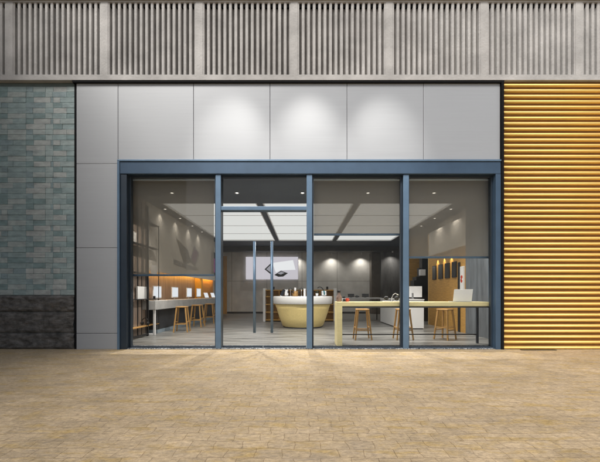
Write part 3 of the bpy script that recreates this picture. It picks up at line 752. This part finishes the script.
# stepped cabinet in the alcove
r = 2.05
sp_ = thing('stepped_cabinet', 'black stepped cabinet in the wooden alcove at the right', 'cabinet', (PX(418, r), DY(r), FZ))
def q(px): return PX(px, r)-sp_.location.x
def qz(py): return PZ(py, r)-FZ
bm = B(); prism(bm, [(q(412), 0), (q(434), 0), (q(434), qz(276)), (q(418), qz(276)), (q(418), qz(277)), (q(414.3), qz(277)), (q(414.3), qz(280.5)), (q(412), qz(280.5))], 'y', -.25, .25)
obj('body', bm, M['blackmetal'], sp_, .006)
bm = B(); box(bm, q(421.3), q(434), -.1, .25, qz(276)+.001, qz(258)); obj('tower', bm, M['blackmetal'], sp_, .006)
bm = B(); box(bm, q(418.8), q(421.2), -.05, .2, qz(276)+.001, qz(268)); obj('step', bm, M['slate'], sp_, .004)
tag(bxo('storage_box', M['white'], None, PX(420, 2.0), PX(425.5, 2.0), DY(2.0)-.02, DY(2.0)+.14, PZ(276, 2.05)+.002, PZ(269.4, 2.0), .006), 'white box standing on the black stepped cabinet', 'box')

# ------------------------------------------------------------ display table at the back right with devices
r = 2.0; xa, xb = PX(338, r), PX(381.6, r)
dt = thing('display_table', 'grey topped display table with thin dark legs in the middle of the shop', 'table', ((xa+xb)/2, DY(r)+.4, FZ)); h = (xb-xa)/2
zt = PZ(297.6, r)-FZ
bxo('tabletop', M['desk'], dt, -h, h, -.4, .4, zt-.06, zt, .004)
for sx in (-1, 1):
    for sy in (-1, 1):
        bxo('leg', M['blackmetal'], dt, sx*(h-.03)-.02, sx*(h-.03)+.02, sy*.36-.02, sy*.36+.02, 0, zt-.0605)
TZ = FZ+zt
def tablet(loc, rz, lab, w=.3, h=.18, tilt=25, grp='tablets on display', m_=None):
    t = thing('tablet', lab, 'tablet', loc, rz, grp)
    bm = B(); box(bm, -w/2, w/2, -.006, .006, 0, h); o_ = obj('housing', bm, M['screen'] if m_ is None else m_, t, .004); o_.location = (0, 0, .02); o_.rotation_euler = (R(-tilt), 0, 0)
    bm = B(); prism(bm, [(-.02, 0), (.09, 0), (.075, .014), (.055, .09), (.04, .1), (.045, .014), (-.02, .012)], 'x', -.04, .04); obj('stand', bm, M['greyplastic'], t)
    return t
tb = tablet((PX(352, r), DY(r)+.25, TZ), 0, 'wide black tablet at the left of the grey display table', .27, .15, 20)
tablet((PX(366.6, r), DY(r)+.25, TZ), 0, 'wide black tablet at the right of the grey display table', .29, .15, 20)
tablet((PX(358, r), DY(r)+.2, TZ), R(10), 'small low tablet between the two wide black ones', .2, .06, 35)

# small things on the birch table
BZ = PZ(302, 1.03)
def speaker(loc, lab, rad=.05, hh=.15, m_='greyplastic'):
    t = thing('speaker', lab, 'speaker', loc)
    bm = B(); lathe(bm, [(0, 0), (rad*.9, 0), (rad, .012), (rad, hh-.012), (rad*.92, hh)], 24); obj('body', bm, M[m_], t)
    bm = B(); lathe(bm, [(rad*.92, hh), (rad*.8, hh+.006), (0, hh+.006)], 24); obj('top_ring', bm, M['blackmetal'], t)
    return t
def headphones(loc, lab, rz=0, m_='blackmetal', s=1.0, stand=True):
    t = thing('headphones', lab, 'headphones', loc, rz, 'headphones on stands')
    bm = B(); zc = .17*s if stand else .085*s
    tube(bm, [(math.cos(a)*.085*s, 0, zc+math.sin(a)*.095*s) for a in [PI*k/14 for k in range(15)]], .009*s, 8); obj('headband', bm, M[m_], t)
    for sx in (-1, 1):
        bm = B(); lathe(bm, [(0, -.02*s), (.03*s, -.022*s), (.042*s, -.012*s), (.042*s, .012*s), (.03*s, .02*s), (0, .02*s)], 18)
        o_ = obj('ear_cup', bm, M[m_], t); o_.location = (sx*.08*s, 0, zc-.03*s); o_.rotation_euler = (0, R(90), 0)
    if stand:
        bm = B(); tube(bm, [(0, 0, .01), (0, 0, zc+.085*s)], .007); lathe(bm, [(0, 0), (.055, 0), (.055, .01), (0, .012)], 20); obj('stand', bm, M['silverdev'], t)
    return t
rr = 1.075
def jug(loc, lab):
    t = thing('vase', lab, 'vase', loc)
    bm = B(); lathe(bm, [(0, 0), (.045, 0), (.062, .03), (.066, .08), (.05, .13), (.028, .165), (.026, .2)], 28); obj('body', bm, mat('smoky_rose_glass', (.30, .20, .17), .2, var=.2), t)
    bm = B(); lathe(bm, [(.026, .2), (.036, .205), (.036, .25), (.02, .262), (0, .262)], 20); obj('stopper', bm, M['blackmetal'], t)
jug((PX(339, rr), DY(rr), BZ), 'dusty rose bottle with a black stopper on the left end of the birch table')
t = thing('camera', 'small black and white camera beside the red cup', 'camera', (PX(343.9, rr), DY(rr)+.02, BZ))
bm = B(); box(bm, -.05, .05, -.025, .025, 0, .075); obj('body', bm, M['whitedev'], t, .008)
bm = B(); lathe(bm, [(0, 0), (.028, 0), (.03, .04), (.02, .044), (0, .04)], 20); o_ = obj('lens', bm, M['blackmetal'], t); o_.location = (0, -.024, .04); o_.rotation_euler = (R(90), 0, 0)
bm = B(); box(bm, -.03, .03, -.02, .02, .0755, .12); obj('viewfinder', bm, M['blackmetal'], t, .006)
t = thing('cup', 'small red cup on the birch table beside the camera', 'cup', (PX(347, rr), DY(rr)-.03, BZ))
bm = B(); lathe(bm, [(0, 0), (.028, 0), (.034, .01), (.036, .075), (.034, .078), (.031, .07), (.029, .012), (0, .01)], 24); obj('bowl', bm, M['red'], t)
bm = B(); tube(bm, [(.034, 0, .06), (.055, 0, .055), (.058, 0, .035), (.05, 0, .02), (.033, 0, .02)], .005); obj('handle', bm, M['red'], t)
rr = 1.08
def vr(loc, lab, rz):
    t = thing('smart_speaker', lab, 'speaker', loc, rz, 'black round speakers on white bases')
    bm = B(); lathe(bm, [(0, 0), (.075, 0), (.085, .008), (.08, .018), (.02, .022), (.02, .03)], 28); obj('base', bm, M['whitedev'], t)
    bm = B(); lathe(bm, [(0.02, .03), (.038, .037), (.05, .06), (.053, .082), (.046, .105), (.028, .12), (0, .124)], 24); obj('body', bm, M['blackmetal'], t)
vr((PX(386.2, rr), DY(rr), BZ), 'black round speaker on a white base, left of the white lamp', 0)
vr((PX(396.6, rr), DY(rr), BZ), 'black round speaker on a white base, beside the window post', 0)
t = thing('desk_lamp', 'tiny white gooseneck lamp between the black round speakers', 'lamp', (PX(392, rr), DY(rr)+.04, BZ))
bm = B(); lathe(bm, [(0, 0), (.04, 0), (.045, .01), (0, .014)], 20); obj('base', bm, M['whitedev'], t)
bm = B(); tube(bm, [(0, 0, .01), (.01, 0, .1), (.04, 0, .16), (.09, 0, .19), (.13, 0, .17)], .006); obj('neck', bm, M['whitedev'], t)
bm = B(); lathe(bm, [(.012, .03), (.03, 0), (.024, .002), (0, .02)], 16, (.135, 0, .145)); obj('shade', bm, M['whitedev'], t)

# things on the round counter
def phone_stand(loc, lab, rz=0, lean=25, m_='screen', h=.22, w=.10):
    t = thing('phone', lab, 'phone', loc, rz, 'phones and gadgets on the round counter')
    bm = B(); box(bm, -w/2, w/2, -.006, .006, 0, h); o_ = obj('body', bm, M[m_], t, .004); o_.location = (0, 0, .03); o_.rotation_euler = (R(-lean), 0, 0)
    bm = B(); box(bm, -.05, .05, -.03, .11, 0, .012); bar(bm, (0, .09, .01), (0, .03, .13), .02); obj('stand', bm, M['silverdev'], t, .002)
    return t
cx, cy = ic[0], ic[1]
def on(px, dy=-.55): 
    rr_ = 1+(cy+dy)/7; return (PX(px, rr_), cy+dy, IZ)
t = phone_stand(on(281.3, -.45), 'dark phone leaning far over on the left of the round counter', 0, 15); t.rotation_euler = (0, R(22), 0)
phone_stand(on(286.5, -.4), 'white phone on a stand next to the leaning dark phone', 0, 10, 'whitedev', .2, .12)
headphones(on(290.6, -.6), 'black headphones left of the wooden pot on the round counter', 0)
def pot(loc, lab, s=1):
    t = thing('wooden_pot', lab, 'pot', loc)
    bm = B(); lathe(bm, [(0, 0), (.08*s, 0), (.095*s, .03), (.1*s, .12), (.085*s, .17), (.08*s, .17), (.09*s, .12), (0, .02)], 28); obj('bowl', bm, M['oak'], t)
    bm = B(); lathe(bm, [(0, .1), (.028*s, .1), (.034*s, .18), (.03*s, .28), (0, .29)], 18); obj('bottle', bm, M['whitedev'], t)
pot(on(295.2, -.5), 'oak pot holding a white bottle on the round counter')
headphones(on(301.3, -.6), 'black headphones right of the wooden pot on the round counter', R(10))
t = speaker(on(304.6, -.65), 'slim white cylinder speaker beside the window post', .035, .25, 'whitedev')
t = thing('small_plant', 'small plant in a white pot right of the window post', 'plant', on(317, -.4))
bm = B(); lathe(bm, [(0, 0), (.035, 0), (.05, .1), (.045, .1), (0, .08)], 20); obj('pot', bm, M['whitedev'], t)
bm = B(); rg = random.Random(3)
for k in range(16):
    a = rg.uniform(0, 2*PI); e = rg.uniform(.4, 1.2); ln = rg.uniform(.08, .17)
    d_ = Vector((math.cos(a)*math.cos(e), math.sin(a)*math.cos(e), math.sin(e))); s1 = Vector((-math.sin(a), math.cos(a), 0))*.018
    p0 = Vector((0, 0, .09)); A = [bm.verts.new(p) for p in (p0, p0+d_*ln*.5+s1, p0+d_*ln, p0+d_*ln*.5-s1)]; bm.faces.new(A)
obj('leaves', bm, mat('dark_leaf', (.05, .07, .035), .6, var=.3), t)
t = thing('desk_lamp', 'dark arched lamp with a teal tip on the right of the round counter', 'lamp', on(321.5, -.45))
bm = B(); lathe(bm, [(0, 0), (.07, 0), (.075, .012), (0, .016)], 24); obj('base', bm, M['whitedev'], t)
bm = B(); tube(bm, [(-.13, 0, .27), (-.1, 0, .3), (-.05, 0, .31), (0, 0, .29), (.05, 0, .23), (.09, 0, .14), (.1, 0, .06)], .017); obj('arch', bm, M['blackmetal'], t)
bm = B(); tube(bm, [(.075, 0, .19), (.095, 0, .12), (.1, 0, .05)], .024); obj('tip', bm, M['teal_glass'], t)
phone_stand(on(324, -.3), 'white phone on a stand at the right end of the round counter', 0, 18, 'whitedev', .16, .16)
# black things on top of the shelf unit
sz = su.location.z + PZ(289.5, 1.97)-FZ; sy = su.location.y
for px, lb in ((273.4, 'small black speaker on the left of the wooden shelf unit'), (327.3, 'small black speaker on the right of the wooden shelf unit')):
    speaker((PX(px, 2.0), sy, sz+.001), lb, .045, .12, 'blackmetal')

# ------------------------------------------------------------ metal shelf by the left jamb
sh = thing('display_shelf', 'tall thin black metal display shelf inside the left window', 'shelf', (-4.2, DY(1.22), FZ))
ya, yb, yc_ = DY(1.1)-DY(1.22), DY(1.30)-DY(1.22), DY(1.40)-DY(1.22)
for (y, w_, hh) in ((ya, .035, 3.5), (yb, .05, 3.5), (yc_, .018, 3.12)):
    bm = B(); box(bm, -w_/2+.02, w_/2+.02, y-w_/2, y+w_/2, 0, hh); obj('post', bm, M['blackmetal'], sh, .002)
for y in (ya+.45, ya+.8, ya+1.1):
    bm = B(); box(bm, -.1, -.088, y-.006, y+.006, .02, 3.3); obj('rod', bm, M['blackmetal'], sh)
for z in (.03,):
    bm = B(); box(bm, .0, .04, ya+.02, yb-.026, z, z+.04); obj('bottom_bar', bm, M['blackmetal'], sh)
for z in (.28, 1.0, 1.69, 2.43, 3.1):
    bm = B(); box(bm, -.13, .045, ya+.02, yc_-.012, z-.018, z); obj('shelf_board', bm, M['blackmetal'] if z > .5 else M['oak'], sh, .002)
def shbox(px, r, z, w, d, h, lab):
    # sits on the shelf, length along the wall
    tag(bxo('white_box', M['white'], None, -4.31, -4.31+w, DY(r), DY(r)+d, FZ+z+.001, FZ+z+h, .004), lab, 'box', 'white boxes on the metal shelf')
shbox(0, 1.245, 1.0, .05, .5, .33, 'wide white box on the middle board of the black metal shelf')
shbox(0, 1.365, 1.69, .12, .16, .26, 'white box on the board behind the blind bottom')
shbox(0, 1.20, 2.43, .10, .14, .26, 'small white box on the upper board of the black metal shelf')
headphones((-4.2, DY(1.285), FZ+.281), 'black and white headphones lying on the lowest shelf board', R(-15), 'blackmetal', 1.15, False)
speaker((-4.2, DY(1.365), FZ+1.001), 'small black speaker beside the wide white box on the metal shelf', .035, .07, 'blackmetal')

# ------------------------------------------------------------ unseen block added outside the frame to shade the left end
nb = thing('shade_block', 'plain grey unseen block added outside the left edge to shade the facade', 'building', (-15, -7, 0))
bxo('walls', M['shell'], nb, -5, 7.0, -9, 5.5, 0, 11)
bxo('parapet', M['shell'], nb, -5.1, 7.1, -9.1, 5.6, 11.001, 11.4)

# ------------------------------------------------------------ light
w = bpy.data.worlds.new('World'); sc.world = w; w.use_nodes = True
N = w.node_tree.nodes; L = w.node_tree.links; bg = N['Background']
sky = N.new('ShaderNodeTexSky'); sky.sky_type = 'NISHITA'; sky.sun_disc = False
EL, AZ = 50, -32      # azimuth: degrees to the right of straight behind the camera
sky.sun_elevation = R(EL); sky.sun_rotation = R(180-AZ); sky.altitude = 50; sky.air_density = 1.0; sky.dust_density = 2.5
hs = N.new('ShaderNodeHueSaturation'); hs.inputs['Saturation'].default_value = .45
L.new(sky.outputs[0], hs.inputs['Color']); L.new(hs.outputs[0], bg.inputs[0]); bg.inputs[1].default_value = .09
sd = bpy.data.lights.new('sun', 'SUN'); sd.energy = 2.2; sd.angle = R(18); sd.color = (1, .95, .88)
so = bpy.data.objects.new('sun', sd); COL.objects.link(so)
dv = Vector((math.sin(R(AZ))*math.cos(R(EL)), -math.cos(R(AZ))*math.cos(R(EL)), math.sin(R(EL))))
so.location = dv*30; so.rotation_euler = dv.to_track_quat('Z', 'Y').to_euler()

# ------------------------------------------------------------ camera
cd = bpy.data.cameras.new('camera'); cam = bpy.data.objects.new('camera', cd); COL.objects.link(cam)
cam.location = (0, -7, 1.15); cam.rotation_euler = (R(90), 0, 0)
cd.sensor_fit = 'HORIZONTAL'; cd.sensor_width = 36; cd.lens = S*7/600*36
cd.shift_x = -2/600; cd.shift_y = 63/600; cd.clip_start = .05; cd.clip_end = 1000
sc.camera = cam
vs_ = sc.view_settings; vs_.view_transform = 'Standard'; vs_.look = 'None'; vs_.gamma = 1; vs_.exposure = 0.75; vs_.use_curve_mapping = False
sc.render.engine = 'CYCLES'
sc.cycles.max_bounces = 8; sc.cycles.transparent_max_bounces = 16; sc.cycles.sample_clamp_indirect = 4
